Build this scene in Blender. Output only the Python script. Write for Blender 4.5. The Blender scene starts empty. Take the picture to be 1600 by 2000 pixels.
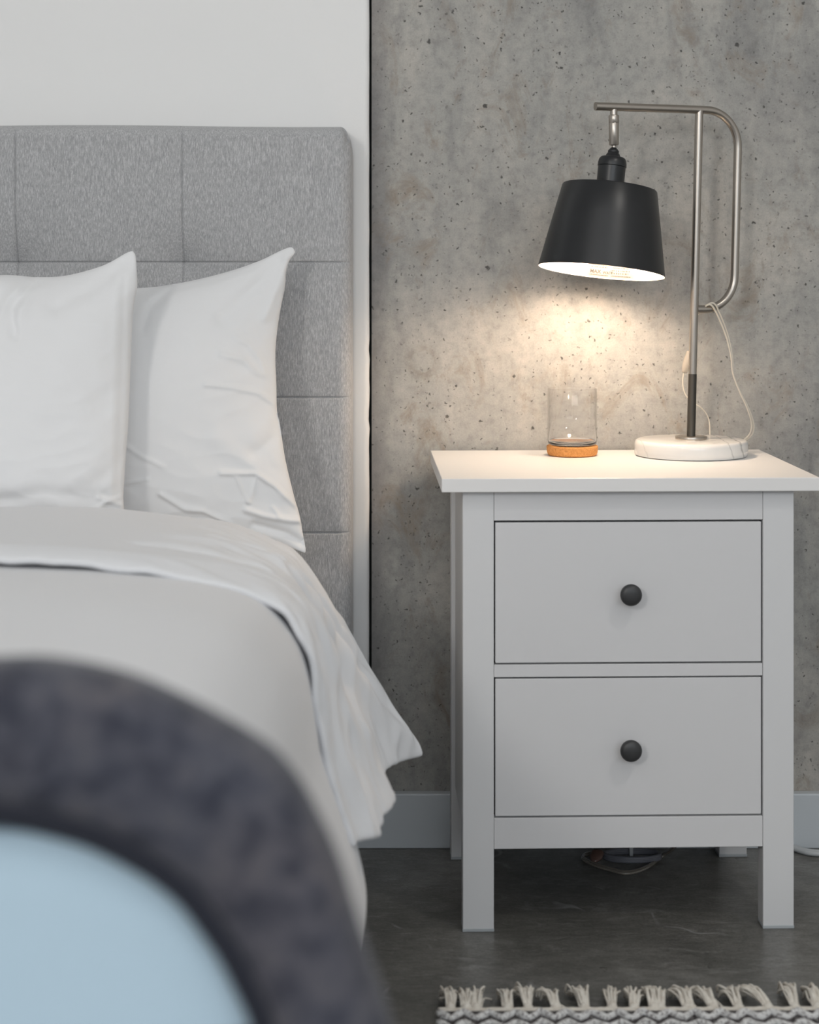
import bpy, bmesh, math, random
from mathutils import Vector, Matrix, noise
random.seed(7)
PI = math.pi
sc = bpy.context.scene
COL = sc.collection

# ------------------------------------------------------------------ camera
F = 3537.0          # focal length in pixels of the 1600 x 2000 frame
CAM_Z = 0.9667
CAM_Y = -3.012      # the concrete wall face is y = 0
HORIZON = 515.0
cam = bpy.data.cameras.new('camera')
cam.sensor_fit = 'VERTICAL'
cam.sensor_height = 36.0
cam.sensor_width = 28.8
cam.lens = F / 2000.0 * 36.0
cam.shift_y = -(1000.0 - HORIZON) / 2000.0
cam.clip_start = 0.05
cam.dof.use_dof = True
cam.dof.focus_distance = 2.80
cam.dof.aperture_fstop = 3.2
cam_o = bpy.data.objects.new('camera', cam)
cam_o.location = (0, CAM_Y, CAM_Z)
cam_o.rotation_euler = (PI / 2, 0, 0)
COL.objects.link(cam_o)
sc.camera = cam_o

# ------------------------------------------------------------------ world, lights, exposure
w = bpy.data.worlds.new('world')
sc.world = w
w.use_nodes = True
w.node_tree.nodes['Background'].inputs[0].default_value = (0.75, 0.87, 1.0, 1)
w.node_tree.nodes['Background'].inputs[1].default_value = 0.5


def area(name, loc, target, sx, sy, power, color):
    l = bpy.data.lights.new(name, 'AREA')
    l.shape = 'RECTANGLE'
    l.size = sx
    l.size_y = sy
    l.energy = power
    l.color = color
    o = bpy.data.objects.new(name, l)
    o.location = loc
    d = Vector(target) - Vector(loc)
    o.rotation_euler = d.to_track_quat('-Z', 'Y').to_euler()
    COL.objects.link(o)
    return o


area('window_daylight', (0.9, -5.95, 2.0), (0.2, 0, 0.8), 3.0, 1.15, 46, (0.88, 0.94, 1.0))
area('key_light_left', (-1.9, -5.2, 2.35), (0, 0, 0.9), 0.5, 0.5, 39, (1.0, 0.97, 0.93))  # unseen key light at upper left; no window opens there
area('ceiling_downlight', (1.25, -1.9, 2.72), (0.3, -0.3, 0.3), 0.16, 0.16, 7, (1.0, 0.95, 0.88))
area('ceiling_fill', (0.2, -2.6, 2.74), (0.2, -2.2, 0.0), 3.2, 2.6, 20, (1.0, 0.98, 0.95))  # unseen fill panel added overhead, imitating light off the ceiling

sc.view_settings.view_transform = 'Standard'
sc.view_settings.look = 'None'
sc.view_settings.exposure = 0.0
sc.view_settings.gamma = 1.0
sc.view_settings.use_curve_mapping = False
sc.cycles.use_denoising = True
sc.cycles.max_bounces = 10
sc.cycles.sample_clamp_indirect = 4.0


# ------------------------------------------------------------------ helpers
def W(px, py, D):
    """world point seen at frame pixel (px, py) at distance D from the camera"""
    return Vector(((px - 800.0) * D / F, CAM_Y + D, CAM_Z - (py - HORIZON) * D / F))


def floor_pt(px, py, z=0.0):
    D = (CAM_Z - z) * F / (py - HORIZON)
    return Vector(((px - 800.0) * D / F, CAM_Y + D, z))


def tag(o, label=None, cat=None, group=None, kind=None):
    if label: o['label'] = label
    if cat: o['category'] = cat
    if group: o['group'] = group
    if kind: o['kind'] = kind
    return o


def empty(name, loc, label, cat, rz=0.0, group=None):
    o = bpy.data.objects.new(name, None)
    o.empty_display_size = 0.05
    o.location = loc
    o.rotation_euler = (0, 0, rz)
    COL.objects.link(o)
    return tag(o, label, cat, group)


def link_mesh(name, me, mats, parent=None, smooth=False):
    if not isinstance(mats, (list, tuple)): mats = [mats]
    for m in mats: me.materials.append(m)
    if smooth:
        for p in me.polygons: p.use_smooth = True
    o = bpy.data.objects.new(name, me)
    COL.objects.link(o)
    if parent: o.parent = parent
    return o


def from_bm(name, bm, mats, parent=None, smooth=False):
    bmesh.ops.recalc_face_normals(bm, faces=bm.faces)
    me = bpy.data.meshes.new(name)
    bm.to_mesh(me)
    bm.free()
    return link_mesh(name, me, mats, parent, smooth)


def pydata(name, v, f, mats, parent=None, smooth=True):
    me = bpy.data.meshes.new(name)
    me.from_pydata([tuple(x) for x in v], [], f)
    me.update()
    return link_mesh(name, me, mats, parent, smooth)


def add_box(bm, x0, x1, y0, y1, z0, z1, bev=0.0, seg=2):
    r = bmesh.ops.create_cube(bm, size=1.0)
    vs = r['verts']
    for v in vs:
        v.co = Vector(((x0 + x1) / 2 + v.co.x * (x1 - x0), (y0 + y1) / 2 + v.co.y * (y1 - y0), (z0 + z1) / 2 + v.co.z * (z1 - z0)))
    if bev > 0:
        es = list({e for v in vs for e in v.link_edges})
        bmesh.ops.bevel(bm, geom=es, offset=bev, segments=seg, affect='EDGES', profile=0.5)


def box(name, x0, x1, y0, y1, z0, z1, mat, parent=None, bev=0.0, seg=2):
    bm = bmesh.new()
    add_box(bm, x0, x1, y0, y1, z0, z1, bev, seg)
    return from_bm(name, bm, mat, parent, False)


def add_lathe(bm, prof, origin, axis=(0, 0, 1), n=48, cap=True, close=False):
    """prof: list of (distance along axis, radius)"""
    axis = Vector(axis).normalized()
    q = Vector((0, 0, 1)).rotation_difference(axis)
    rings = []
    for a, r in prof:
        ring = []
        for k in range(n):
            t = 2 * PI * k / n
            p = Vector((r * math.cos(t), r * math.sin(t), a))
            ring.append(bm.verts.new(Vector(origin) + q @ p))
        rings.append(ring)
    m = len(rings)
    for i in range(m if close else m - 1):
        A, B = rings[i], rings[(i + 1) % m]
        for k in range(n):
            bm.faces.new((A[k], A[(k + 1) % n], B[(k + 1) % n], B[k]))
    if cap and not close:
        bm.faces.new(rings[0][::-1])
        bm.faces.new(rings[-1])
    return rings


def lathe(name, prof, origin, mat, parent=None, axis=(0, 0, 1), n=48, cap=True, close=False):
    bm = bmesh.new()
    add_lathe(bm, prof, origin, axis, n, cap, close)
    o = from_bm(name, bm, mat, parent, True)
    o.data.set_sharp_from_angle(angle=math.radians(40))
    return o


def spline(pts, sub=8):
    pts = [Vector(p) for p in pts]
    P = [pts[0] * 2 - pts[1]] + pts + [pts[-1] * 2 - pts[-2]]
    out = []
    for i in range(1, len(P) - 2):
        p0, p1, p2, p3 = P[i - 1], P[i], P[i + 1], P[i + 2]
        for k in range(sub):
            t = k / sub
            out.append(0.5 * ((2 * p1) + (p2 - p0) * t + (2 * p0 - 5 * p1 + 4 * p2 - p3) * t * t + (3 * p1 - p0 - 3 * p2 + p3) * t ** 3))
    out.append(pts[-1])
    return out


def add_tube(bm, pts, r, n=8, cap=True, sx=1.0, sz=1.0, taper=None):
    """round tube along a polyline; sx, sz flatten it"""
    pts = [Vector(p) for p in pts]
    up = Vector((0, 0, 1))
    t0 = (pts[1] - pts[0]).normalized()
    if abs(t0.dot(up)) > 0.95: up = Vector((0, 1, 0))
    side = t0.cross(up).normalized()
    rings = []
    m = len(pts)
    for i in range(m):
        t = (pts[min(i + 1, m - 1)] - pts[max(i - 1, 0)]).normalized()
        side = (side - t * side.dot(t)).normalized()
        nn = side.cross(t).normalized()
        rr = r if taper is None else r * taper(i / (m - 1))
        rings.append([bm.verts.new(pts[i] + side * (rr * sx * math.cos(2 * PI * k / n)) + nn * (rr * sz * math.sin(2 * PI * k / n))) for k in range(n)])
    for i in range(m - 1):
        A, B = rings[i], rings[i + 1]
        for k in range(n):
            bm.faces.new((A[k], A[(k + 1) % n], B[(k + 1) % n], B[k]))
    if cap:
        bm.faces.new(rings[0][::-1])
        bm.faces.new(rings[-1])


def tube(name, pts, r, mat, parent=None, n=12, cap=True, sx=1.0, sz=1.0):
    bm = bmesh.new()
    add_tube(bm, pts, r, n, cap, sx, sz)
    o = from_bm(name, bm, mat, parent, True)
    o.data.set_sharp_from_angle(angle=math.radians(50))
    return o


# ------------------------------------------------------------------ materials
def srgb(r, g, b):
    def c(v):
        v /= 255.0
        return v / 12.92 if v <= 0.04045 else ((v + 0.055) / 1.055) ** 2.4
    return (c(r), c(g), c(b), 1)


class NT:
    def __init__(s, name):
        s.m = bpy.data.materials.new(name)
        s.m.use_nodes = True
        s.t = s.m.node_tree
        s.b = s.t.nodes['Principled BSDF']

    def n(s, typ, **kw):
        nd = s.t.nodes.new(typ)
        for k, v in kw.items(): setattr(nd, k, v)
        return nd

    def l(s, a, b): s.t.links.new(a, b)

    def set(s, **kw):
        for k, v in kw.items(): s.b.inputs[k.replace('_', ' ')].default_value = v
        return s

    def coord(s, scale=(1, 1, 1), out='Object', loc=(0, 0, 0)):
        tc = s.n('ShaderNodeTexCoord')
        mp = s.n('ShaderNodeMapping')
        mp.inputs['Scale'].default_value = scale
        mp.inputs['Location'].default_value = loc
        s.l(tc.outputs[out], mp.inputs[0])
        return mp.outputs[0]

    def noise(s, vec, scale, detail=4, rough=0.55, dist=0.0):
        nd = s.n('ShaderNodeTexNoise')
        nd.inputs['Scale'].default_value = scale
        nd.inputs['Detail'].default_value = detail
        nd.inputs['Roughness'].default_value = rough
        nd.inputs['Distortion'].default_value = dist
        s.l(vec, nd.inputs['Vector'])
        return nd.outputs['Fac']

    def ramp(s, fac, stops):
        r = s.n('ShaderNodeValToRGB')
        while len(r.color_ramp.elements) < len(stops): r.color_ramp.elements.new(0.5)
        for e, (p, c) in zip(r.color_ramp.elements, stops):
            e.position = p
            e.color = c if len(c) == 4 else (*c, 1)
        s.l(fac, r.inputs[0])
        return r.outputs[0]

    def mix(s, fac, a, b, mode='MIX'):
        nd = s.n('ShaderNodeMix', data_type='RGBA', blend_type=mode)
        for v, i in ((fac, 0), (a, 6), (b, 7)):
            if hasattr(v, 'is_linked') or isinstance(v, bpy.types.NodeSocket): s.l(v, nd.inputs[i])
            else: nd.inputs[i].default_value = v
        return nd.outputs[2]

    def math(s, op, a, b=None, c=None):
        nd = s.n('ShaderNodeMath', operation=op)
        for i, v in enumerate((a, b, c)):
            if v is None: continue
            if isinstance(v, bpy.types.NodeSocket): s.l(v, nd.inputs[i])
            else: nd.inputs[i].default_value = v
        return nd.outputs[0]

    def bump(s, h, strength=0.3, dist=0.001, prev=None):
        b = s.n('ShaderNodeBump')
        b.inputs['Strength'].default_value = strength
        b.inputs['Distance'].default_value = dist
        s.l(h, b.inputs['Height'])
        if prev is not None: s.l(prev, b.inputs['Normal'])
        s.l(b.outputs[0], s.b.inputs['Normal'])
        return b.outputs[0]

    def base(s, sock): s.l(sock, s.b.inputs['Base Color'])


def g(v): return (v, v, v, 1)


def plain(name, col, rough=0.5, metal=0.0, **kw):
    a = NT(name)
    a.set(Base_Color=col, Roughness=rough, Metallic=metal, **kw)
    return a


M = {}
# painted drywall
a = plain('painted_drywall', (0.80, 0.80, 0.79, 1), 0.75)
v = a.coord()
a.bump(a.noise(v, 160, 3), 0.08, 0.001)
M['drywall'] = a.m
a.set(Base_Color=(0.86, 0.86, 0.855, 1))

# board-marked concrete wall with pits
a = plain('concrete', g(0.3), 0.72)
v = a.coord()
vs = a.coord((1.6, 1, 0.45))
big = a.noise(v, 2.6, 6, 0.6, 0.4)
streak = a.noise(vs, 7, 6, 0.62, 0.5)
fine = a.noise(v, 55, 6, 0.7)
grain = a.noise(v, 420, 3, 0.8)
c1 = a.ramp(big, [(0.30, (0.285, 0.282, 0.276)), (0.50, (0.375, 0.370, 0.352)), (0.70, (0.475, 0.452, 0.418))])
c2 = a.ramp(streak, [(0.30, (0.70, 0.70, 0.71)), (0.47, (0.96, 0.96, 0.95)), (0.72, (1.14, 1.11, 1.08))])
col = a.mix(1.0, c1, c2, 'MULTIPLY')
c3 = a.ramp(fine, [(0.25, (0.62, 0.62, 0.63)), (0.5, (1, 1, 1)), (0.75, (1.22, 1.20, 1.18))])
col = a.mix(0.8, col, c3, 'MULTIPLY')
c4 = a.ramp(grain, [(0.2, (0.72, 0.72, 0.72)), (0.5, (1, 1, 1)), (0.8, (1.2, 1.2, 1.2))])
col = a.mix(0.75, col, c4, 'MULTIPLY')
# rusty brown clouds
rn = a.noise(a.coord((1.3, 1, 0.8), loc=(3.1, 0, 1.7)), 9, 7, 0.72, 1.2)
col = a.mix(a.ramp(rn, [(0.54, (0, 0, 0)), (0.70, (0.7, 0.7, 0.7))]), col, (0.25, 0.20, 0.15, 1))
# dark mottled strip along the left edge of the concrete, and dark stain patches
tc = a.n('ShaderNodeTexCoord')
sep = a.n('ShaderNodeSeparateXYZ')
a.l(tc.outputs['Object'], sep.inputs[0])
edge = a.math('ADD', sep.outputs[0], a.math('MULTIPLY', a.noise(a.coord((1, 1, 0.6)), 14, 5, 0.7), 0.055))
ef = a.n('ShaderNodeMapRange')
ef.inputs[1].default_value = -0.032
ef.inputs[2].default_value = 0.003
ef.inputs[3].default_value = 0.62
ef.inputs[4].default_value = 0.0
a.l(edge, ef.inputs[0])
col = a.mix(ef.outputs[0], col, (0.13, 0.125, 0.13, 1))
# bug holes: warped coordinates so that no pit is a perfect circle
warp = a.n('ShaderNodeTexNoise')
warp.inputs['Scale'].default_value = 150
warp.inputs['Detail'].default_value = 3
a.l(v, warp.inputs['Vector'])
wv = a.n('ShaderNodeVectorMath', operation='MULTIPLY_ADD')
a.l(warp.outputs['Color'], wv.inputs[0])
wv.inputs[1].default_value = (0.011, 0, 0.013)
a.l(v, wv.inputs[2])
flat = a.n('ShaderNodeVectorMath', operation='MULTIPLY')
a.l(wv.outputs[0], flat.inputs[0])
flat.inputs[1].default_value = (1, 0, 1)
holes = None
dens = a.noise(a.coord(loc=(7, 0, 2)), 5.5, 3, 0.6)
for scale, rad, keep in ((150, 0.21, 0.53), (75, 0.16, 0.55), (34, 0.10, 0.50), (13, 0.047, 0.45)):
    vo = a.n('ShaderNodeTexVoronoi')
    vo.inputs['Scale'].default_value = scale
    a.l(flat.outputs[0], vo.inputs['Vector'])
    d = a.n('ShaderNodeMapRange')
    d.inputs[1].default_value = rad * 0.55
    d.inputs[2].default_value = rad
    d.inputs[3].default_value = 1.0
    d.inputs[4].default_value = 0.0
    a.l(vo.outputs['Distance'], d.inputs[0])
    sp = a.n('ShaderNodeSeparateColor')
    a.l(vo.outputs['Color'], sp.inputs[0])
    sel = a.math('GREATER_THAN', a.math('ADD', sp.outputs[0], a.math('MULTIPLY', a.math('SUBTRACT', dens, 0.5), 0.9)), keep)
    amp = a.math('MULTIPLY_ADD', sp.outputs[1], 0.6, 0.4)
    h = a.math('MULTIPLY', a.math('MULTIPLY', d.outputs[0], sel), amp)
    holes = h if holes is None else a.math('MAXIMUM', holes, h)
# the few largest pits and marks of this wall, at their own places (x, z, radius in metres)
for hx, hz, hr in ((0.126, 1.229, 0.0046), (0.130, 0.960, 0.0042), (0.174, 0.779, 0.0038), (0.032, 1.336, 0.0034),
                   (-0.012, 1.203, 0.0028), (0.249, 1.317, 0.0032), (0.545, 1.33, 0.004), (0.655, 1.40, 0.0035), (0.062, 0.712, 0.003),
                   (0.205, 0.692, 0.003), (0.118, 0.705, 0.0026), (0.138, 1.153, 0.002), (0.145, 0.655, 0.0042)):
    ds = a.n('ShaderNodeVectorMath', operation='DISTANCE')
    a.l(flat.outputs[0], ds.inputs[0])
    ds.inputs[1].default_value = (hx + 0.0055, 0, hz + 0.0065)
    d = a.n('ShaderNodeMapRange')
    d.inputs[1].default_value = hr * 0.6
    d.inputs[2].default_value = hr
    d.inputs[3].default_value = 1.0
    d.inputs[4].default_value = 0.0
    a.l(ds.outputs['Value'], d.inputs[0])
    holes = a.math('MAXIMUM', holes, d.outputs[0])
# filled tie-hole: pale disc with a darker ring
ds = a.n('ShaderNodeVectorMath', operation='DISTANCE')
a.l(flat.outputs[0], ds.inputs[0])
ds.inputs[1].default_value = (0.027, 0, 0.811)
ringm = a.ramp(a.math('MULTIPLY', ds.outputs['Value'], 18.0), [(0.0, (0.18,) * 3), (0.26, (0.12,) * 3), (0.33, (0, 0, 0)), (0.40, (0, 0, 0)), (1.0, (0, 0, 0))])
ringd = a.ramp(a.math('MULTIPLY', ds.outputs['Value'], 18.0), [(0.28, (0, 0, 0)), (0.37, (0.55,) * 3), (0.58, (0, 0, 0))])
col = a.mix(ringm, col, (0.42, 0.40, 0.37, 1))
col = a.mix(a.math('MULTIPLY', ringd, a.ramp(a.noise(v, 26, 5, 0.7), [(0.38, (0, 0, 0)), (0.6, (1, 1, 1))])), col, (0.20, 0.165, 0.125, 1))
col = a.mix(a.math('MULTIPLY', holes, 0.88), col, (0.045, 0.043, 0.040, 1))
a.base(col)
hh = a.math('SUBTRACT', a.math('ADD', a.math('MULTIPLY', fine, 0.35), a.math('MULTIPLY', grain, 0.12)), a.math('MULTIPLY', holes, 0.9))
a.bump(hh, 0.55, 0.0022)
M['concrete'] = a.m

# polished dark concrete floor
a = plain('polished_concrete', g(0.06), 0.38, Specular_IOR_Level=0.42)
v = a.coord()
n1 = a.noise(v, 4.5, 7, 0.65, 0.6)
n2 = a.noise(a.coord((0.6, 1.6, 1)), 22, 8, 0.7, 1.2)
n3 = a.noise(v, 230, 4, 0.8)
col = a.ramp(n1, [(0.3, (0.085, 0.085, 0.077)), (0.55, (0.142, 0.138, 0.127)), (0.75, (0.22, 0.215, 0.20))])
col = a.mix(a.ramp(n2, [(0.54, (0, 0, 0)), (0.78, (0.7,) * 3)]), col, (0.30, 0.295, 0.28, 1))
col = a.mix(0.55, col, a.ramp(n3, [(0.3, (0.55,) * 3), (0.7, (1.55,) * 3)]), 'MULTIPLY')
n4 = a.noise(a.coord((0.5, 1.4, 1)), 70, 6, 0.75, 0.8)
col = a.mix(0.7, col, a.ramp(n4, [(0.3, (0.62,) * 3), (0.7, (1.45,) * 3)]), 'MULTIPLY')
wave = a.n('ShaderNodeTexWave', wave_type='BANDS', bands_direction='DIAGONAL')
wave.inputs['Scale'].default_value = 3.3
wave.inputs['Distortion'].default_value = 14
wave.inputs['Detail'].default_value = 3
a.l(v, wave.inputs['Vector'])
scr = a.math('MULTIPLY', a.ramp(wave.outputs['Fac'], [(0.985, (0, 0, 0)), (1.0, (1, 1, 1))]), a.ramp(a.noise(v, 9), [(0.56, (0, 0, 0)), (0.66, (1, 1, 1))]))
col = a.mix(a.math('MULTIPLY', scr, 0.5), col, g(0.40))
a.base(col)
a.l(a.ramp(a.noise(v, 9, 6, 0.7), [(0.3, g(0.26)), (0.7, g(0.46))]), a.b.inputs['Roughness'])
a.bump(n3, 0.06, 0.001)
M['floor'] = a.m

# satin white paint with faint brush lines
def paint(name, col, along, rough=0.42):
    a = plain(name, col, rough)
    sc_ = {'x': (1.5, 60, 220), 'z': (220, 60, 1.5)}[along]
    a.bump(a.noise(a.coord(sc_), 1.0, 5, 0.6), 0.10, 0.0006)
    return a.m
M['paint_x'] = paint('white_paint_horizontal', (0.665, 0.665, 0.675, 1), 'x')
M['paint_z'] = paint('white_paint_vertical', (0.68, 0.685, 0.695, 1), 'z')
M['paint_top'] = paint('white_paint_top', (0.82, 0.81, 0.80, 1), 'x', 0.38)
M['baseboard'] = plain('baseboard_paint', (0.62, 0.66, 0.69, 1), 0.35).m
M['gap'] = plain('black_joint', (0.008, 0.010, 0.009, 1), 0.9).m
M['ceiling'] = plain('ceiling_paint', (0.8, 0.8, 0.8, 1), 0.9).m
M['glide'] = plain('grey_plastic', (0.42, 0.45, 0.47, 1), 0.5).m
M['dark_inside'] = plain('raw_board', (0.10, 0.09, 0.08, 1), 0.9).m
M['knob'] = plain('charcoal_metal', (0.035, 0.036, 0.038, 1), 0.42, 0.0, Specular_IOR_Level=0.5).m

# melange headboard fabric (warp-dominant flecks)
a = plain('melange_fabric', g(0.3), 0.9, Sheen_Weight=0.25)
v = a.coord((800, 800, 125))
f1 = a.noise(v, 1.0, 3, 0.7)
f2 = a.noise(a.coord((1500, 1500, 1100)), 1.0, 2, 0.7)
col = a.ramp(f1, [(0.25, (0.26, 0.263, 0.272)), (0.5, (0.41, 0.413, 0.422)), (0.75, (0.66, 0.665, 0.67))])
col = a.mix(0.6, col, a.ramp(f2, [(0.3, (0.68,) * 3), (0.7, (1.3,) * 3)]), 'MULTIPLY')
a.base(col)
a.bump(f2, 0.10, 0.0003)
M['headboard'] = a.m

def linen(name, col, sheen=0.15, tex=2200):
    a = plain(name, col, 0.85, Sheen_Weight=sheen)
    v = a.coord()
    a.bump(a.noise(v, tex, 2, 0.6), 0.06, 0.0004)
    return a.m
M['cotton'] = linen('white_cotton', (0.82, 0.825, 0.835, 1))
M['duvet'] = linen('off_white_cotton', (0.745, 0.755, 0.775, 1))
M['sheet'] = linen('white_sheet', (0.82, 0.82, 0.82, 1))

# dark mottled upholstery and pale blue pad of the near chair
a = plain('mottled_upholstery', g(0.05), 0.85, Sheen_Weight=0.25, Specular_IOR_Level=0.25)
v = a.coord()
n1 = a.noise(v, 48, 4, 0.6, 0.4)
n2 = a.noise(v, 11, 3, 0.6)
col = a.ramp(n1, [(0.38, (0.036, 0.038, 0.052)), (0.52, (0.072, 0.072, 0.088)), (0.68, (0.098, 0.094, 0.104))])
col = a.mix(0.5, col, a.ramp(n2, [(0.35, (0.78, 0.86, 0.98)), (0.65, (1.18, 1.1, 1.06))]), 'MULTIPLY')
a.base(col)
a.bump(a.noise(v, 700, 3), 0.4, 0.001)
M['chair_dark'] = a.m
M['chair_blue'] = linen('pale_blue_fabric', (0.46, 0.60, 0.70, 1), 0.2, 1500)
M['chair_navy'] = linen('navy_linen', (0.010, 0.012, 0.022, 1), 0.1)
M['chair_leg'] = plain('black_steel', (0.02, 0.02, 0.022, 1), 0.4, 0.8).m

# lamp
a = plain('brushed_nickel', (0.47, 0.43, 0.385, 1), 0.31, 1.0)
a.bump(a.noise(a.coord((300, 300, 900)), 1.0, 3), 0.05, 0.0003)
M['nickel'] = a.m
M['sleeve'] = plain('gunmetal', (0.085, 0.08, 0.072, 1), 0.42, 0.9).m
a = plain('satin_black_paint', (0.012, 0.013, 0.015, 1), 0.36, 0.0, Specular_IOR_Level=0.55)
M['shade_black'] = a.m
M['shade_white'] = plain('white_enamel', (0.85, 0.84, 0.80, 1), 0.45).m
M['shade_rim'] = plain('shade_edge', (0.35, 0.20, 0.16, 1), 0.5).m
M['print_backing'] = plain('print_backing', (0.125, 0.120, 0.112, 1), 0.8, 0.0, Specular_IOR_Level=0.0).m  # dark tone that comes out near white under the bulb
M['print_ink'] = plain('label_ink', (0.008, 0.0045, 0.003, 1), 0.6).m
a = NT('lamp_bulb_glow')
a.set(Base_Color=(1, 0.9, 0.75, 1), Emission_Color=(1.0, 0.775, 0.575, 1), Emission_Strength=140.0)
M['bulb'] = a.m
a = plain('white_marble', (0.80, 0.79, 0.77, 1), 0.16, Subsurface_Weight=0.0, Coat_Weight=0.3)
v = a.coord((1, 1, 0.7), loc=(0.3, 0.1, 0))
vn = a.noise(v, 9, 5, 0.6, 1.6)
vein = a.ramp(a.math('ABSOLUTE', a.math('SUBTRACT', vn, 0.53)), [(0.0, (1, 1, 1)), (0.014, (0, 0, 0)), (1.0, (0, 0, 0))])
msk = a.ramp(a.noise(a.coord(loc=(1.2, 0, 0)), 11, 2), [(0.5, (0, 0, 0)), (0.62, (1, 1, 1))])
col = a.mix(a.math('MULTIPLY', a.math('MULTIPLY', vein, msk), 0.6), (0.80, 0.79, 0.77, 1), (0.36, 0.36, 0.35, 1))
col = a.mix(0.5, col, a.ramp(a.noise(v, 12, 4), [(0.3, (0.9, 0.9, 0.9)), (0.7, (1.05, 1.05, 1.05))]), 'MULTIPLY')
tcm = a.n('ShaderNodeTexCoord'); spm = a.n('ShaderNodeSeparateXYZ'); a.l(tcm.outputs['Object'], spm.inputs[0])
lin = a.math('ADD', a.math('ADD', spm.outputs[0], a.math('MULTIPLY', spm.outputs[2], 0.30)), a.math('MULTIPLY', a.noise(a.coord(), 60, 3, 0.6), 0.010))
for cx, wd_, am in ((0.0815, 0.0016, 0.75), (0.0610, 0.0010, 0.45), (-0.071, 0.0008, 0.25)):
    dd_ = a.math('ABSOLUTE', a.math('SUBTRACT', lin, cx))
    mm = a.n('ShaderNodeMapRange'); mm.inputs[1].default_value = 0; mm.inputs[2].default_value = wd_ * 1.6; mm.inputs[3].default_value = am; mm.inputs[4].default_value = 0
    a.l(dd_, mm.inputs[0])
    col = a.mix(mm.outputs[0], col, (0.25, 0.255, 0.25, 1))
a.base(col)
M['marble'] = a.m
M['clear_cord'] = plain('clear_cord_plastic', (0.82, 0.76, 0.66, 1), 0.25, 0.0, Transmission_Weight=0.2, Coat_Weight=0.4).m
M['switch'] = plain('clear_switch_plastic', (0.80, 0.72, 0.62, 1), 0.3, 0.0, Transmission_Weight=0.6).m
M['cord_clear_dark'] = plain('clear_cable_jacket', (0.30, 0.27, 0.23, 1), 0.12, 0.0, Transmission_Weight=0.4, Coat_Weight=1.0).m
M['white_cable'] = plain('white_cable_plastic', (0.58, 0.60, 0.61, 1), 0.35).m
M['plug'] = plain('clear_plug_plastic', (0.20, 0.12, 0.10, 1), 0.25, 0.0, Transmission_Weight=0.3).m
M['pale_plastic'] = plain('pale_grey_plastic', (0.16, 0.165, 0.19, 1), 0.4).m

a = plain('thick_glass', (1, 1, 1, 1), 0.0, 0.0, Transmission_Weight=1.0, IOR=1.47)
M['glass_foot'] = a.m
a = NT('thin_clear_glass')
lw = a.n('ShaderNodeLayerWeight'); lw.inputs[0].default_value = 0.5
tr = a.n('ShaderNodeBsdfTransparent')
a.l(a.ramp(lw.outputs['Facing'], [(0.0, g(0.99)), (0.85, g(0.985)), (0.96, (0.86, 0.87, 0.85)), (1.0, (0.42, 0.45, 0.40))]), tr.inputs[0])
gs = a.n('ShaderNodeBsdfGlossy'); gs.inputs['Roughness'].default_value = 0.03
fr = a.math('MULTIPLY_ADD', a.math('POWER', lw.outputs['Facing'], 3.5), 0.75, 0.03)
mx = a.n('ShaderNodeMixShader')
a.l(fr, mx.inputs[0]); a.l(tr.outputs[0], mx.inputs[1]); a.l(gs.outputs[0], mx.inputs[2])
a.l(mx.outputs[0], a.t.nodes['Material Output'].inputs[0])
M['glass'] = a.m
a = plain('cork', (0.62, 0.27, 0.075, 1), 0.85)
v = a.coord()
vo = a.n('ShaderNodeTexVoronoi')
vo.inputs['Scale'].default_value = 520
a.l(v, vo.inputs['Vector'])
col = a.ramp(a.noise(v, 330, 5, 0.75), [(0.3, (0.40, 0.16, 0.04)), (0.5, (0.62, 0.27, 0.075)), (0.75, (0.76, 0.38, 0.13))])
a.base(col)
a.bump(vo.outputs['Distance'], 0.3, 0.0006)
M['cork'] = a.m

# rug yarns
a = plain('white_yarn', (0.66, 0.655, 0.64, 1), 0.95, Sheen_Weight=0.3)
v = a.coord((260, 900, 900))
a.base(a.mix(a.ramp(a.noise(a.coord(), 210, 4, 0.75), [(0.50, (0, 0, 0)), (0.60, (0.85,) * 3)]), (0.92, 0.915, 0.90, 1), (0.13, 0.10, 0.10, 1)))
a.bump(a.noise(v, 1.0, 3), 0.8, 0.002)
M['yarn'] = a.m
a = plain('black_white_weave', g(0.1), 0.95)
a.base(a.ramp(a.noise(a.coord((260, 420, 400)), 1.0, 3, 0.7), [(0.46, (0.028, 0.022, 0.026)), (0.56, (0.10, 0.09, 0.09)), (0.64, (0.5, 0.49, 0.47))]))
a.bump(a.noise(a.coord((300, 500, 400)), 1.0, 3), 0.8, 0.002)
M['weave'] = a.m
a = plain('cotton_fringe', (0.60, 0.55, 0.47, 1), 0.95)
a.base(a.ramp(a.noise(a.coord(), 130, 3), [(0.3, (0.68, 0.62, 0.54)), (0.7, (0.88, 0.84, 0.76))]))
a.bump(a.noise(a.coord(), 1500, 2), 0.5, 0.0006)
M['fringe'] = a.m
M['oak'] = plain('dark_wood', (0.08, 0.05, 0.035, 1), 0.5).m

# ------------------------------------------------------------------ the room
def struct(o): return tag(o, kind='structure')
struct(box('floor', -2.7, 2.5, -6.1, 0.15, -0.12, 0.0, M['floor']))
struct(box('ceiling', -2.7, 2.5, -6.1, 0.15, 2.80, 2.90, M['ceiling']))
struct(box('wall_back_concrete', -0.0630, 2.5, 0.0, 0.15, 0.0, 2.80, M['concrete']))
struct(box('trim_1', -0.0676, -0.0630, 0.012, 0.02, 0.0, 2.80, M['gap']))
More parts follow.
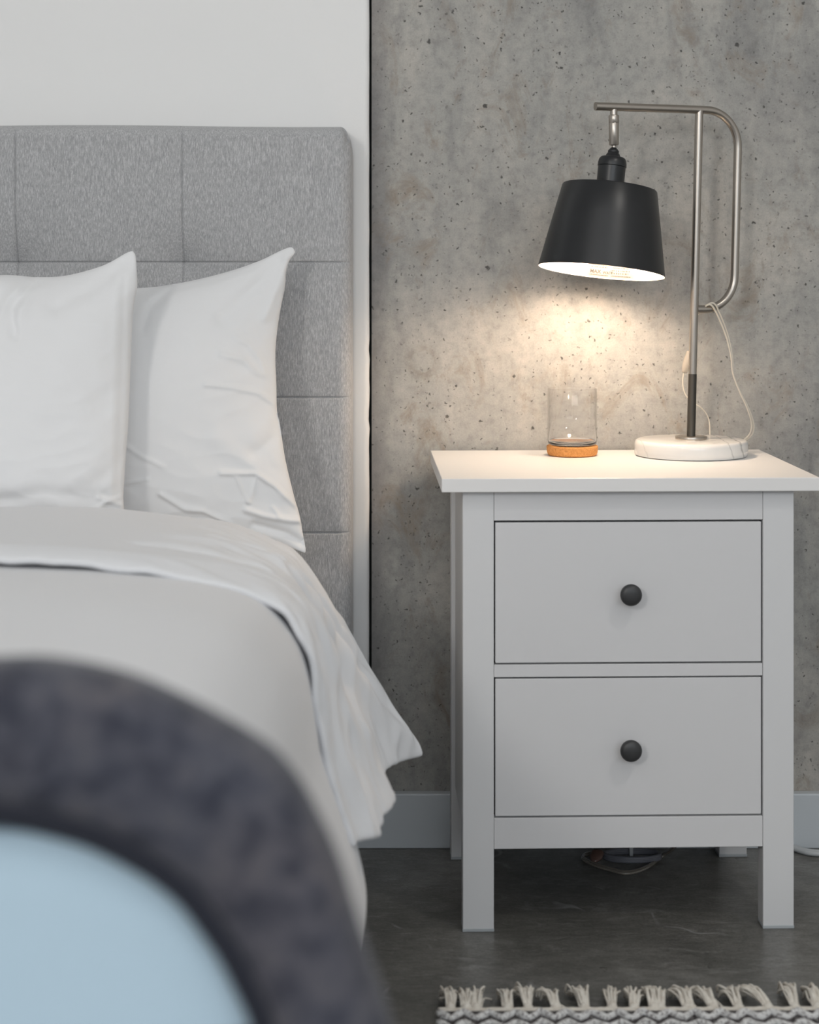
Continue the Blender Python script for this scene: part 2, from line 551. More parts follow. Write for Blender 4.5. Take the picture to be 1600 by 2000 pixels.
# drywall: stands 8 mm proud of the concrete, with a rounded, slightly ragged corner bead
v_, f_ = [], []
prof = [(-2.7, 0.15), (-2.7, -0.008)]
prof += [(-0.0760, -0.008)] + [(-0.0760 + 0.009 * math.sin(t), -0.008 + 0.009 * (1 - math.cos(t))) for t in [PI / 2 * k / 5 for k in range(1, 6)]]
prof += [(-0.0670, 0.15)]
nz = 170
for i in range(nz + 1):
    z = 2.80 * i / nz
    for k, (x, y) in enumerate(prof):
        rag = 0
        if 2 < k: rag = 0.0006 * noise.noise(Vector((0.3, 0, z * 22))) + (0.0016 * noise.noise(Vector((2.3, 0, z * 70))) if 0.62 < z < 0.86 else 0)
        v_.append((x + rag, y, z))
m = len(prof)
for i in range(nz):
    for k in range(m - 1):
        f_.append((i * m + k, i * m + k + 1, (i + 1) * m + k + 1, (i + 1) * m + k))
o = pydata('wall_back_white', v_, f_, M['drywall'], smooth=False)
bmt = bmesh.new(); bmt.from_mesh(o.data); bmesh.ops.recalc_face_normals(bmt, faces=bmt.faces)
bmt.to_mesh(o.data); bmt.free()
struct(o)
struct(box('wall_left', -2.8, -2.7, -6.1, 0.15, 0.0, 2.80, M['drywall']))
struct(box('wall_right', 2.5, 2.6, -6.1, 0.15, 0.0, 2.80, M['drywall']))
# wall behind the photographer with its big window
bm = bmesh.new()
add_box(bm, -2.7, -0.7, -6.2, -6.05, 0, 2.8)
add_box(bm, -0.7, 2.45, -6.2, -6.05, 0, 1.35)
add_box(bm, -0.7, 2.45, -6.2, -6.05, 2.65, 2.8)
add_box(bm, 2.45, 2.5, -6.2, -6.05, 0, 2.8)
struct(from_bm('wall_rear', bm, M['drywall']))
bm = bmesh.new()
for x in (-0.7, 0.33, 1.37, 2.40): add_box(bm, x, x + 0.05, -6.15, -6.07, 1.35, 2.65)
for z in (1.35, 2.60): add_box(bm, -0.65, 2.40, -6.15, -6.07, z, z + 0.05)
struct(from_bm('window_1', bm, M['baseboard']))
bm = bmesh.new()
add_box(bm, -2.7, 2.5, -0.020, 0.0, 0.0, 0.0905, 0.0022, 2)
struct(from_bm('baseboard_back', bm, M['baseboard']))

# ------------------------------------------------------------------ nightstand (turned 1.7 degrees)
NX, NY = 0.0770, CAM_Y + 2.620
ns = empty('nightstand', (NX, NY, 0), 'white painted wooden two-drawer nightstand against the concrete wall', 'nightstand', math.radians(1.7))
NW, ND, TOPZ = 0.4825, 0.352, 0.658
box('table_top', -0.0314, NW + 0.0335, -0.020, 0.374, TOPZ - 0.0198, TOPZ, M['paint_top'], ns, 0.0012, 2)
LW, LD = 0.0452, 0.034
for lx, ly in ((0, 0), (NW - LW, 0), (0, ND - LD), (NW - LW, ND - LD)):
    lg = box('leg', lx, lx + LW, ly, ly + LD, 0.0035, TOPZ - 0.0200, M['paint_z'], ns, 0.0009, 1)
    box('foot_glide', lx - 0.0005, lx + LW + 0.0005, ly - 0.0012, ly + LD, 0.0, 0.0045, M['glide'], lg, 0.0006, 1)
x0, x1 = LW, NW - LW
box('top_rail', x0 + 0.0004, x1 - 0.0004, 0.0006, 0.020, 0.5945, TOPZ - 0.0200, M['paint_x'], ns, 0.0006, 1)
box('middle_rail', x0 + 0.0004, x1 - 0.0004, 0.0012, 0.020, 0.3675, 0.3855, M['paint_x'], ns, 0.0006, 1)
box('bottom_rail', x0 + 0.0004, x1 - 0.0004, 0.0006, 0.020, 0.1190, 0.1635, M['paint_x'], ns, 0.0006, 1)
box('side_panel', 0.0065, 0.016, LD, ND - LD, 0.119, TOPZ - 0.0200, M['paint_z'], ns)
box('side_panel', NW - 0.016, NW - 0.0065, LD, ND - LD, 0.119, TOPZ - 0.0200, M['paint_z'], ns)
box('back_panel', LW, NW - LW, ND - 0.012, ND - 0.006, 0.119, TOPZ - 0.0200, M['dark_inside'], ns)
box('bottom_panel', 0.017, NW - 0.017, 0.035, ND - 0.013, 0.124, 0.130, M['dark_inside'], ns)
for z0, z1, kz in ((0.3880, 0.5915, 0.4895), (0.1660, 0.3650, 0.2650)):
    bm = bmesh.new()
    add_box(bm, x0 + 0.0022, x1 - 0.0022, 0.0022, 0.020, z0, z1, 0.0010, 2)
    dr = from_bm('drawer', bm, M['paint_x'], ns)
    box('drawer_box', x0 + 0.010, x1 - 0.010, 0.0205, 0.315, z0 + 0.012, z1 - 0.02, M['dark_inside'], dr)
    lathe('knob', [(0.0, 0.0085), (0.003, 0.0075), (0.009, 0.0065), (0.013, 0.0080), (0.0165, 0.0130), (0.0195, 0.0155), (0.0225, 0.0158),
                   (0.0250, 0.0150), (0.0270, 0.0125), (0.0283, 0.0080), (0.0288, 0.0030)], (NW / 2 + 0.0005, 0.0022, kz), M['knob'], dr, axis=(0, -1, 0), n=40)

# ------------------------------------------------------------------ cork coaster and glass
GD = 2.918
gp = W(1118, 880, GD)
gp.z = TOPZ
ck = lathe('cork_coaster', [(0.0, 0.0375), (0.0012, 0.0392), (0.005, 0.0406), (0.0125, 0.0414), (0.0150, 0.0412), (0.0158, 0.0402), (0.0158, 0.02)], gp + Vector((0, 0, 0.0002)), M['cork'], None, n=64)
tag(ck, 'round orange-brown cork coaster under the empty glass', 'coaster')
bm = bmesh.new()
R = 0.0396
prof = [(0.0080, R - 0.0020), (0.0082, R), (0.050, R), (0.0905, R), (0.0915, R - 0.0005),
        (0.0919, R - 0.0010), (0.0912, R - 0.0016), (0.0900, R - 0.0018), (0.050, R - 0.0018), (0.012, R - 0.0020)]
add_lathe(bm, prof, gp + Vector((0, 0, 0.0160)), n=72, cap=False, close=True)
gl = from_bm('drinking_glass', bm, M['glass'], None, True)
lathe('thick_foot', [(0.0004, 0.003), (0.0004, R - 0.006), (0.0012, R - 0.003), (0.0035, R - 0.0008), (0.0079, R - 0.0001), (0.0090, R - 0.0021), (0.0078, R - 0.006), (0.0062, R - 0.014), (0.0058, 0.003)], gp + Vector((0, 0, 0.0160)), M['glass_foot'], gl, n=72)
tag(gl, 'empty clear straight-sided drinking glass standing on a cork coaster', 'glass')

# ------------------------------------------------------------------ table lamp
LDist = 2.915
lb = W(1350, 870, LDist)
lb.z = TOPZ
lamp = empty('table_lamp', lb, 'lit table lamp with black metal shade, nickel arm and white marble base', 'lamp')
BT = 0.0262
lathe('marble_base', [(0.0003, 0.0855), (0.0012, 0.0885), (0.004, 0.0902), (0.010, 0.0908), (0.0195, 0.0906), (0.0232, 0.0895), (0.0252, 0.0872), (BT, 0.084), (BT, 0.03)], (0, 0, 0), M['marble'], lamp, n=96)
lathe('base_plate', [(BT, 0.0250), (BT + 0.0035, 0.0256), (BT + 0.0048, 0.0250), (BT + 0.0055, 0.0235), (BT + 0.0055, 0.008)], (0, 0, 0), M['nickel'], lamp, n=64)
lean = math.radians(1.45)
yaw = math.radians(20)
up = Vector((math.sin(lean), 0, math.cos(lean)))
av = Vector((math.cos(yaw), math.sin(yaw), 0))
p0 = Vector((0, 0, BT + 0.0055))
def LP(a, h): return p0 + up * h + av * a     # a: along the arm, h: up the pole
H_top = 0.5250
PR = 0.0066
tube('sleeve', [LP(0, 0), LP(0, 0.0995)], 0.0069, M['sleeve'], lamp, n=24)
tube('pole', [LP(0, 0.0995), LP(0, 0.2), LP(0, 0.3), LP(0, H_top)], PR, M['nickel'], lamp, n=24)
# bent arm: from the free end, over the pole, round the bend, down, and back into the pole
HL = 0.2035
XR = 0.0725
pts = [LP(-0.1850, H_top), LP(-0.12, H_top), LP(-0.05, H_top), LP(0.0, H_top), LP(0.006, H_top)]
rb = 0.060
for k in range(1, 13):
    t = PI / 2 * k / 12
    pts.append(LP(XR - rb + rb * math.sin(t), H_top - rb + rb * math.cos(t)))
pts += [LP(XR, H_top - 0.12), LP(XR, HL + 0.12), LP(XR, HL + 0.056)]
rb = 0.053
for k in range(1, 13):
    t = PI / 2 * k / 12
    pts.append(LP(XR - rb + rb * math.cos(t), HL + 0.0 + rb - rb * math.sin(t)))
pts += [LP(0.004, HL)]
tube('arm', pts, PR, M['nickel'], lamp, n=24)
# stem with its swivel
S0 = LP(-0.1528, H_top)
lathe('stem', [(0.004, 0.0057), (0.0125, 0.0057), (0.0130, 0.0076), (0.0140, 0.0081), (0.0250, 0.0081), (0.0256, 0.0077), (0.0262, 0.0079), (0.0595, 0.0077),
               (0.0610, 0.0066), (0.0612, 0.0035), (0.0680, 0.0035)], S0, M['nickel'], lamp, axis=(0.004, 0, -1), n=32)
pv = S0 + Vector((0.0, 0, -0.0655))
dax = Vector((-0.110, -0.100, -0.987)).normalized()
lathe('socket', [(-0.001, 0.0040), (0.001, 0.0062), (0.004, 0.0086), (0.0055, 0.0090), (0.007, 0.0084), (0.0085, 0.0098), (0.0135, 0.0124), (0.0142, 0.0172), (0.0155, 0.0196), (0.0190, 0.0217),
                 (0.0240, 0.0226), (0.0290, 0.0228), (0.0300, 0.0219), (0.0560, 0.0217), (0.0650, 0.0217)], pv, M['shade_black'], lamp, axis=dax, n=48)
A0, A1 = 0.0630, 0.1970
RT, RB = 0.0750, 0.0998
bm = bmesh.new()
n = 96
prof = [(A0, 0.016), (A0, RT - 0.003), (A0 + 0.0006, RT - 0.0010), (A0 + 0.0020, RT), (A0 + 0.05, RT + (RB - RT) * 0.05 / (A1 - A0)), (A1, RB), (A1 + 0.0003, RB - 0.0006), (A1, RB - 0.0012),
        (A0 + 0.05, RT - 0.0012 + (RB - RT) * 0.05 / (A1 - A0)), (A0 + 0.0030, RT - 0.0014), (A0 + 0.0014, RT - 0.004), (A0 + 0.0014, 0.016)]
add_lathe(bm, prof, pv, dax, n, cap=False, close=True)
bm.faces.ensure_lookup_table()
for i, f in enumerate(bm.faces):
    seg = i // n
    f.material_index = 0 if seg < 5 else (2 if seg < 6 else 1)
shade = from_bm('lamp_shade', bm, [M['shade_black'], M['shade_white'], M['shade_rim']], lamp, True)
shade.data.set_sharp_from_angle(angle=math.radians(35))
# bulb inside
lathe('bulb', [(0.064, 0.0125), (0.107, 0.0135), (0.120, 0.019), (0.133, 0.0255), (0.146, 0.0285), (0.159, 0.0260), (0.168, 0.018), (0.172, 0.008)], pv, M['bulb'], lamp, axis=dax, n=20)
# printed warning text on the inside of the shade
q = Vector((0, 0, 1)).rotation_difference(dax)
def on_cone(ang, dist_from_rim):
    a_ = A1 - dist_from_rim
    r_ = RT + (RB - RT) * (a_ - A0) / (A1 - A0) - 0.0017
    # far side of the shade: basis towards +y
    e2 = (Vector((0, 1, 0)) - dax * dax.y).normalized()
    e1 = dax.cross(e2).normalized()
    if e1.x < 0: e1 = -e1
    return pv + dax * a_ + e1 * (r_ * math.sin(ang)) + e2 * (r_ * math.cos(ang))
lv, lf = [], []
def put_text(s, ang0, rim0, size):
    cu = bpy.data.curves.new('t', 'FONT')
    cu.body = s
    cu.size = size
    cu.offset = size * 0.02
    ob = bpy.data.objects.new('t', cu)
    COL.objects.link(ob)
    me = bpy.data.meshes.new_from_object(ob)
    b = len(lv)
    for v in me.vertices:
        lv.append(on_cone(ang0 + v.co.x / 0.1, rim0 + v.co.y))
    for p in me.polygons: lf.append([b + i for i in p.vertices])
    bpy.data.objects.remove(ob)
    bpy.data.curves.remove(cu)
    bpy.data.meshes.remove(me)
put_text('MAX', -0.085, 0.0072, 0.0085)
put_text('WATT', 0.13, 0.0072, 0.0060)
def dash(ang, rim, wd, h):
    b = len(lv)
    for da, dr in ((0, 0), (wd, 0), (wd, h), (0, h)): lv.append(on_cone(ang + da, rim + dr))
    lf.append([b, b + 1, b + 2, b + 3])
rr = random.Random(4)
for row, (a0_, a1_, hgt, gap) in ((0.0040, (-0.09, 0.22, 0.0014, 0.004)), (0.0165, (-0.07, 0.20, 0.0018, 0.02)), (0.0200, (-0.05, 0.20, 0.0012, 0.02)),
                                 (0.0040, (0.27, 0.62, 0.0016, 0.004)), (0.0080, (0.27, 0.60, 0.0026, 0.02)), (0.0125, (0.26, 0.60, 0.0020, 0.016)), (0.0170, (0.30, 0.58, 0.0020, 0.02))):
    a_ = a0_
    while a_ < a1_:
        wd = rr.uniform(0.006, 0.02)
        dash(a_, row, wd, hgt * rr.uniform(0.7, 1.0))
        a_ += wd + gap * rr.uniform(0.5, 1.3)
kv, kf = [], []  # strip added behind the print so the glare doesn't wash it out
for i in range(25):
    an = -0.13 + 0.80 * i / 24
    for rim in (0.0018, 0.0235):
        p = on_cone(an, rim)
        kv.append(p + (p - (pv + dax * (p - pv).dot(dax))).normalized() * 0.0003)
kf = [(2 * i, 2 * i + 1, 2 * i + 3, 2 * i + 2) for i in range(24)]
tag(pydata('print_backing_strip', kv, kf, M['print_backing'], shade), 'dark strip added behind the print inside the shade')
lab = pydata('warning_print', lv, lf, M['print_ink'], shade, smooth=False)
# cord looped over the lower end of the arm, running down behind the marble base
def rel(px, py, D): return W(px, py, D) - lb
c1 = spline([rel(1374, 607, 2.925), rel(1381, 596, 2.915), rel(1391, 597, 2.915), rel(1403, 618, 2.925), rel(1418, 655, 2.935), rel(1428, 695, 2.94), rel(1432, 730, 2.945), rel(1445, 765, 2.95),
             rel(1459, 795, 2.955), rel(1468, 825, 2.965), rel(1466, 845, 2.97), rel(1455, 858, 2.975), rel(1440, 868, 2.985)], 8)
c2 = [p + Vector((0.0030 + 0.002 * math.sin(i * 0.09), 0.002, 0.0022 if i < 20 else 0.0006)) for i, p in enumerate(c1)]
bm = bmesh.new()
add_tube(bm, c1, 0.0016, 8)
add_tube(bm, c2, 0.0016, 8)
cd = spline([rel(1376, 606, 2.935), rel(1358, 622, 2.945), rel(1353, 660, 2.955), rel(1350, 676, 2.965), rel(1345, 690, 2.97)], 8)
add_tube(bm, cd, 0.0011, 8)
cd = spline([rel(1337, 722, 2.97), rel(1334, 745, 2.97), rel(1338, 768, 2.97), rel(1352, 785, 2.972), rel(1368, 795, 2.975), rel(1380, 808, 2.98), rel(1386, 825, 2.985), rel(1387, 853, 2.988)], 8)
add_tube(bm, cd, 0.0011, 8)
from_bm('cord', bm, M['clear_cord'], lamp, True)
bm = bmesh.new()
sw = [rel(1347, 686, 2.97), rel(1344, 700, 2.97), rel(1340, 714, 2.97), rel(1337, 728, 2.97)]
add_tube(bm, spline(sw, 5), 0.0062, 12, True, 1.0, 0.7, taper=lambda t: 0.35 + 0.65 * math.sin(PI * min(1, max(0.0, 0.12 + 0.76 * t))) ** 0.7)
from_bm('cord_switch', bm, M['switch'], lamp, True)

# ------------------------------------------------------------------ cables on the floor
pc = empty('power_cord', floor_pt(1225, 1690), 'clear plastic power cord looped on the floor under the nightstand', 'cable')
o0 = Vector(pc.location)
loop = spline([W(1345, 1612, 2.94) - o0, W(1322, 1650, 2.92) - o0] + [floor_pt(x, y, 0.004) - o0 for x, y in ((1292, 1674), (1262, 1696), (1225, 1706), (1190, 1699), (1158, 1689), (1139, 1679), (1141, 1672), (1155, 1668))], 10)
bm = bmesh.new()
add_tube(bm, loop, 0.0026, 8)
add_tube(bm, [p + Vector((0.0015, 0.0045, 0.001)) for p in loop], 0.0026, 8)
from_bm('cable', bm, M['cord_clear_dark'], pc, True)
pa = floor_pt(1160, 1684, 0.006) - o0
pb = floor_pt(1168, 1664, 0.016) - o0
bm = bmesh.new()
add_tube(bm, spline([pa, (pa + pb) / 2, pb], 4), 0.011, 12, True, 1.0, 0.6, taper=lambda t: 0.35 + 0.65 * min(1, t * 2.2))
from_bm('plug', bm, M['plug'], pc, True)
ad = empty('cable_coil', floor_pt(1235, 1662), 'grey cable coil with a pale tie under the nightstand', 'cable')
o0 = Vector(ad.location)
cc = floor_pt(1235, 1674, 0.006)
ring = [cc + Vector((0.045 * math.cos(t), 0.022 * math.sin(t), 0.0025 * k_)) - o0 for k_ in range(3) for t in [2 * PI * i / 32 for i in range(33)]]
bm = bmesh.new()
add_tube(bm, ring, 0.0032, 8)
from_bm('cable', bm, M['pale_plastic'], ad, True)
bm = bmesh.new()
tp = floor_pt(1233, 1676, 0.0) - o0
add_box(bm, tp.x - 0.003, tp.x + 0.003, tp.y - 0.002, tp.y + 0.012, 0.001, 0.018, 0.001)
from_bm('tie', bm, M['white_cable'], ad)
bm = bmesh.new()
wc = spline([floor_pt(x, y, 0.005) for x, y in ((1500, 1640), (1525, 1648), (1555, 1659), (1580, 1666), (1610, 1668), (1660, 1668), (1720, 1672), (1800, 1690))], 8)
add_tube(bm, wc, 0.0042, 10)
add_tube(bm, [p + Vector((0.001, 0.0075, 0.0008)) for p in wc], 0.0038, 10)
tag(from_bm('white_cable', bm, M['white_cable'], None, True), 'pair of white cables on the floor by the right nightstand leg', 'cable')

# ------------------------------------------------------------------ bed
HBF = CAM_Y + 2.91
BX0, BX1 = -1.62, -0.150
bed = empty('bed', (-0.885, -1.1, 0), 'upholstered bed with square-tufted grey fabric headboard against the white wall', 'bed')
def BP(v): return Vector(v) - Vector(bed.location)
XR_, XL_ = (687 - 800) * 2.91 / F, -1.70
ZT, ZB = 1.1895, 0.18
sx = [-0.366 - 0.2685 * k for k in range(5)]
sz = [0.969 - 0.2175 * k for k in range(4)]
rad = 0.020
nx, nzg = 460, 330
def grid_line(a0, a1, n, seams):
    vals = [a0 + 0.024 + (a1 - a0 - 0.048) * i / n for i in range(n + 1)]
    vals = [v for v in vals if all(abs(v - q) > 0.0045 for q in seams)]
    for q in seams:
        if a0 + 0.03 < q < a1 - 0.03: vals += [q + d for d in (-0.0040, -0.0025, -0.0014, -0.0007, 0, 0.0007, 0.0014, 0.0025, 0.0040)]
    rim = [0.022 * (1 - math.cos(PI / 2 * k / 9)) for k in range(10)]
    return sorted(vals + [a0 + d for d in rim] + [a1 - d for d in rim])
xs = grid_line(XL_, XR_, nx, sx)
zs = grid_line(ZB, ZT, nzg, sz)
nx, nzg = len(xs) - 1, len(zs) - 1
def hb(x, z):
    """height of the padding, toward the room"""
    dv = min(abs(x - s) for s in sx)
    dh = min(abs(z - s) for s in sz)
    h = -0.0028 * math.exp(-(dv / 0.0011) ** 2) - 0.0030 * math.exp(-(dh / 0.0012) ** 2)
    h -= 0.0010 * math.exp(-dv / 0.012) + 0.0022 * math.exp(-dh / 0.016)
    d = math.hypot(dv, dh)
    return h - 0.0260 * math.exp(-(d / 0.042) ** 1.1)
def rounded(x, z):
    ex, ez = 0.020, 0.060
    for sgn, xc in ((1, XR_), (-1, XL_)):
        ux = max(0.0, sgn * (x - (xc - sgn * ex))) / ex
        uz = max(0.0, z - (ZT - ez)) / ez
        if ux > 0 and uz > 0:
            k_ = max(ux, uz) / (ux ** 2.3 + uz ** 2.3) ** (1 / 2.3)
            return xc - sgn * ex + sgn * ux * k_ * ex, ZT - ez + uz * k_ * ez
    return x, z
v_, f_ = [], []
for j, z in enumerate(zs):
    for i, x in enumerate(xs):
        ax = max(0.0, 1 - min(XR_ - x, x - XL_) / 0.022)
        az = max(0.0, 1 - min(ZT - z, z - ZB) / 0.022)
        a_ = min(1.0, math.hypot(ax, az))
        rec = 0.022 * (1 - math.sqrt(max(0.0, 1 - a_ * a_)))
        xx, zz = rounded(x, z)
        zz += 0.0016 * math.sin(x * 9) * max(0, (z - 1.1) / 0.09)
        v_.append(BP((xx, HBF - hb(x, z) * (1 - a_) + rec, zz)))
W1 = nx + 1
for j in range(nzg):
    for i in range(nx):
        f_.append((j * W1 + i, j * W1 + i + 1, (j + 1) * W1 + i + 1, (j + 1) * W1 + i))
loop = [i for i in range(nx)] + [j * W1 + nx for j in range(nzg)] + [nzg * W1 + i for i in range(nx, 0, -1)] + [j * W1 for j in range(nzg, 0, -1)]
nb0 = len(v_)
for i in loop:
    p = v_[i]
    v_.append(Vector((p.x, HBF + 0.088 - bed.location[1], p.z)))
L = len(loop)
for k in range(L):
    f_.append((loop[k], nb0 + k, nb0 + (k + 1) % L, loop[(k + 1) % L]))
hbo = pydata('headboard', v_, f_, M['headboard'], bed)
# rails, feet, slatted support
for (nm, a0, a1, b0, b1) in (('side_rail', BX1 - 0.03, BX1, -1.95, -0.115), ('side_rail', BX0, BX0 + 0.03, -1.95, -0.115), ('foot_rail', BX0 + 0.03, BX1 - 0.03, -1.95, -1.92)):
    bm = bmesh.new()
    add_box(bm, a0, a1, b0, b1, 0.14, 0.34, 0.006)
    bmesh.ops.translate(bm, verts=bm.verts, vec=-Vector(bed.location))
    from_bm(nm, bm, M['headboard'], bed)
for x, y in ((BX1 - 0.06, -1.88), (BX0 + 0.02, -1.88), (BX1 - 0.06, -0.2), (BX0 + 0.02, -0.2)):
    bm = bmesh.new()
    add_box(bm, x, x + 0.04, y, y + 0.04, 0.0, 0.14, 0.003)
    bmesh.ops.translate(bm, verts=bm.verts, vec=-Vector(bed.location))
    from_bm('leg', bm, M['oak'], bed)
bm = bmesh.new()
add_box(bm, BX0 + 0.03, BX1 - 0.03, -1.92, -0.115, 0.255, 0.275)
bmesh.ops.translate(bm, verts=bm.verts, vec=-Vector(bed.location))
from_bm('slat_base', bm, M['oak'], bed)
bm = bmesh.new()
add_box(bm, BX0 + 0.035, BX1 - 0.035, -1.915, -0.120, 0.276, 0.530, 0.035, 5)
mt = from_bm('mattress', bm, M['sheet'], None, True)
tag(mt, 'white sheeted mattress on the grey bed, under the duvet and pillows', 'mattress')

# ---- duvet
BXC = -0.885
def resample(pts, n):
    s = spline([Vector((p[0], 0, p[1])) for p in pts], 16)
    d = [0.0]
    for a_, b_ in zip(s, s[1:]): d.append(d[-1] + (b_ - a_).length)
    out, k = [], 0
    for i in range(n + 1):
        t = d[-1] * i / n
        while k < len(d) - 2 and d[k + 1] < t: k += 1
        u = (t - d[k]) / max(1e-9, d[k + 1] - d[k])
        p = s[k].lerp(s[k + 1], u)
        out.append((p.x, p.z))
    return out
def pxprof(lst, D): return [(W(x, y, D).x, W(x, y, D).z) for x, y in lst]
DN, DF = 2.09, 2.50
nearp = [(BXC, 0.640), (-0.68, 0.637)] + pxprof([(0, 1083), (150, 1088), (300, 1102), (420, 1124), (510, 1146), (575, 1187), (606, 1240), (622, 1300), (635, 1400), (646, 1470), (675, 1560), (703, 1640)], DN)
farp = [(BXC, 0.632), (-0.72, 0.631)] + pxprof([(0, 991), (130, 990), (250, 993), (430, 1014), (535, 1050), (588, 1083), (622, 1130), (655, 1183), (700, 1257), (745, 1335), (785, 1410), (822, 1477)], DF)
NS = 120
A_, B_ = resample(nearp, NS), resample(farp, NS)
dv = empty('duvet', (BXC, -1.1, 0.0), 'off-white duvet spread over the bed with its top edge turned back', 'duvet')
def DP(x, y, z): return (x - BXC, y + 1.1, z)
def interp(tab, t):
    for (t0, v0), (t1, v1) in zip(tab, tab[1:]):
        if t <= t1:
            u = (t - t0) / (t1 - t0)
            u = u * u * (3 - 2 * u)
            return v0 + (v1 - v0) * u
    return tab[-1][1]
foldX = [(0, 0.0), (0.12, 0.012), (0.27, 0.0147), (0.45, 0.0), (0.60, -0.019), (0.76, -0.021), (0.9, -0.012), (1.0, 0.0)]
hemZ = [(0, 0.0), (0.12, -0.008), (0.27, 0.003), (0.45, 0.009), (0.60, 0.004), (0.76, 0.006), (1.0, 0.0)]
def ridge(t, s, pl, wdt):
    best = 9
    for (a0, b0), (a1, b1) in zip(pl, pl[1:]):
        ex, ey = a1 - a0, b1 - b0
        u = max(0, min(1, ((t - a0) * ex + (s - b0) * ey) / (ex * ex + ey * ey)))
        best = min(best, math.hypot(t - a0 - u * ex, s - b0 - u * ey))
    return math.exp(-(best / wdt) ** 2)
NT_ = 110
def band(mirror):
    v_, f_ = [], []
    for j in range(NT_ + 1):
        t = j / NT_
        D = DN + (DF - DN) * t
        for i in range(NS + 1):
            s = i / NS
            x = A_[i][0] * (1 - t) + B_[i][0] * t
            z = A_[i][1] * (1 - t) + B_[i][1] * t
            # padding is fullest in the middle of the band
            z += 0.010 * math.sin(PI * t) * max(0.0, 1 - s * 1.3)
            drop = max(0.0, (s - 0.45) / 0.55)
            x += interp(foldX, t) * drop ** 1.5
            z += interp(hemZ, t) * drop ** 3
            yy = 0.0
            if drop > 0:
                dd = 0.0
                dd += 0.015 * ridge(t, s, [(0.46, 0.56), (0.60, 0.74), (0.86, 0.93), (1.0, 0.985)], 0.035)
                dd += 0.010 * ridge(t, s, [(0.62, 0.60), (0.84, 0.80), (0.95, 0.90)], 0.02)
                dd -= 0.016 * ridge(t, s, [(0.30, 0.55), (0.38, 0.76), (0.52, 0.97)], 0.03)
                dd += 0.011 * ridge(t, s, [(0.16, 0.62), (0.22, 0.80), (0.36, 1.0)], 0.05)
                dd += 0.009 * ridge(t, s, [(0.30, 0.90), (0.42, 0.96), (0.52, 0.94)], 0.02)
                w1 = noise.noise(Vector((t * 5 + s * 3, s * 4 - t * 2, 1.3)))
                w2 = noise.noise(Vector((t * 16 + s * 9, s * 10, 5.3)))
                w3 = noise.noise(Vector((t * 30 - s * 12, s * 16, 9.1)))
                dd += (0.007 * w1 + 0.0075 * (abs(w2) * -2 + 0.5) + 0.0022 * w3) * min(1, drop * 2.2)
                x += dd - 0.004
                z += dd * 0.25
            # the hem is a soft roll with small puckers
            hem = math.exp(-t / 0.05)
            z += 0.004 * math.exp(-((t - 0.09) / 0.05) ** 2) * (1 - drop) - 0.008 * math.exp(-t / 0.025)
            x += 0.006 * math.exp(-((t - 0.09) / 0.06) ** 2) * drop
            z += hem * 0.0030 * noise.noise(Vector((s * 30, 0.5, 0)))
            D2 = D + 0.006 * noise.noise(Vector((s * 6, t * 2, 7))) + hem * 0.004 * noise.noise(Vector((s * 45, 2, 0)))
            z += 0.0035 * noise.noise(Vector((x * 5, D * 5, 2)))
            if mirror: x = 2 * BXC - x
            v_.append(DP(x, CAM_Y + D2, z))
    # the roll at the head end
    for k, (dy, dz) in enumerate(((0.010, -0.006), (0.016, -0.018), (0.014, -0.032))):
        for i in range(NS + 1):
            b = v_[NT_ * (NS + 1) + i]
            s = i / NS
            n_ = max(0.0, 1 - max(0, s - 0.4) / 0.2)
            inw = (1 - n_) * dz * 0.9 * (1 if not mirror else -1)
            v_.append((b[0] + inw, b[1] + dy, b[2] + dz * n_))
    for j in range(NT_ + 3):
        for i in range(NS):
            q_ = (j * (NS + 1) + i, j * (NS + 1) + i + 1, (j + 1) * (NS + 1) + i + 1, (j + 1) * (NS + 1) + i)
            f_.append(q_ if not mirror else q_[::-1])
    return v_, f_
def merged(name, parts, mat, parent, thick, sub=1):
    v_, f_ = [], []
    for pv_, pf_ in parts:
        b = len(v_)
        v_ += pv_
        f_ += [tuple(b + i for i in f) for f in pf_]
    o = pydata(name, v_, f_, mat, parent)
    bmt = bmesh.new(); bmt.from_mesh(o.data)
    bmesh.ops.remove_doubles(bmt, verts=bmt.verts, dist=0.0004)
    bmt.to_mesh(o.data); bmt.free()
    for p in o.data.polygons: p.use_smooth = True
    md = o.modifiers.new('thick', 'SOLIDIFY'); md.thickness = thick; md.offset = -1
    if sub:
        md = o.modifiers.new('sub', 'SUBSURF'); md.levels = sub; md.render_levels = sub
    return o
merged('turned_back_edge', [band(False), band(True)], M['duvet'], dv, 0.009, 1)
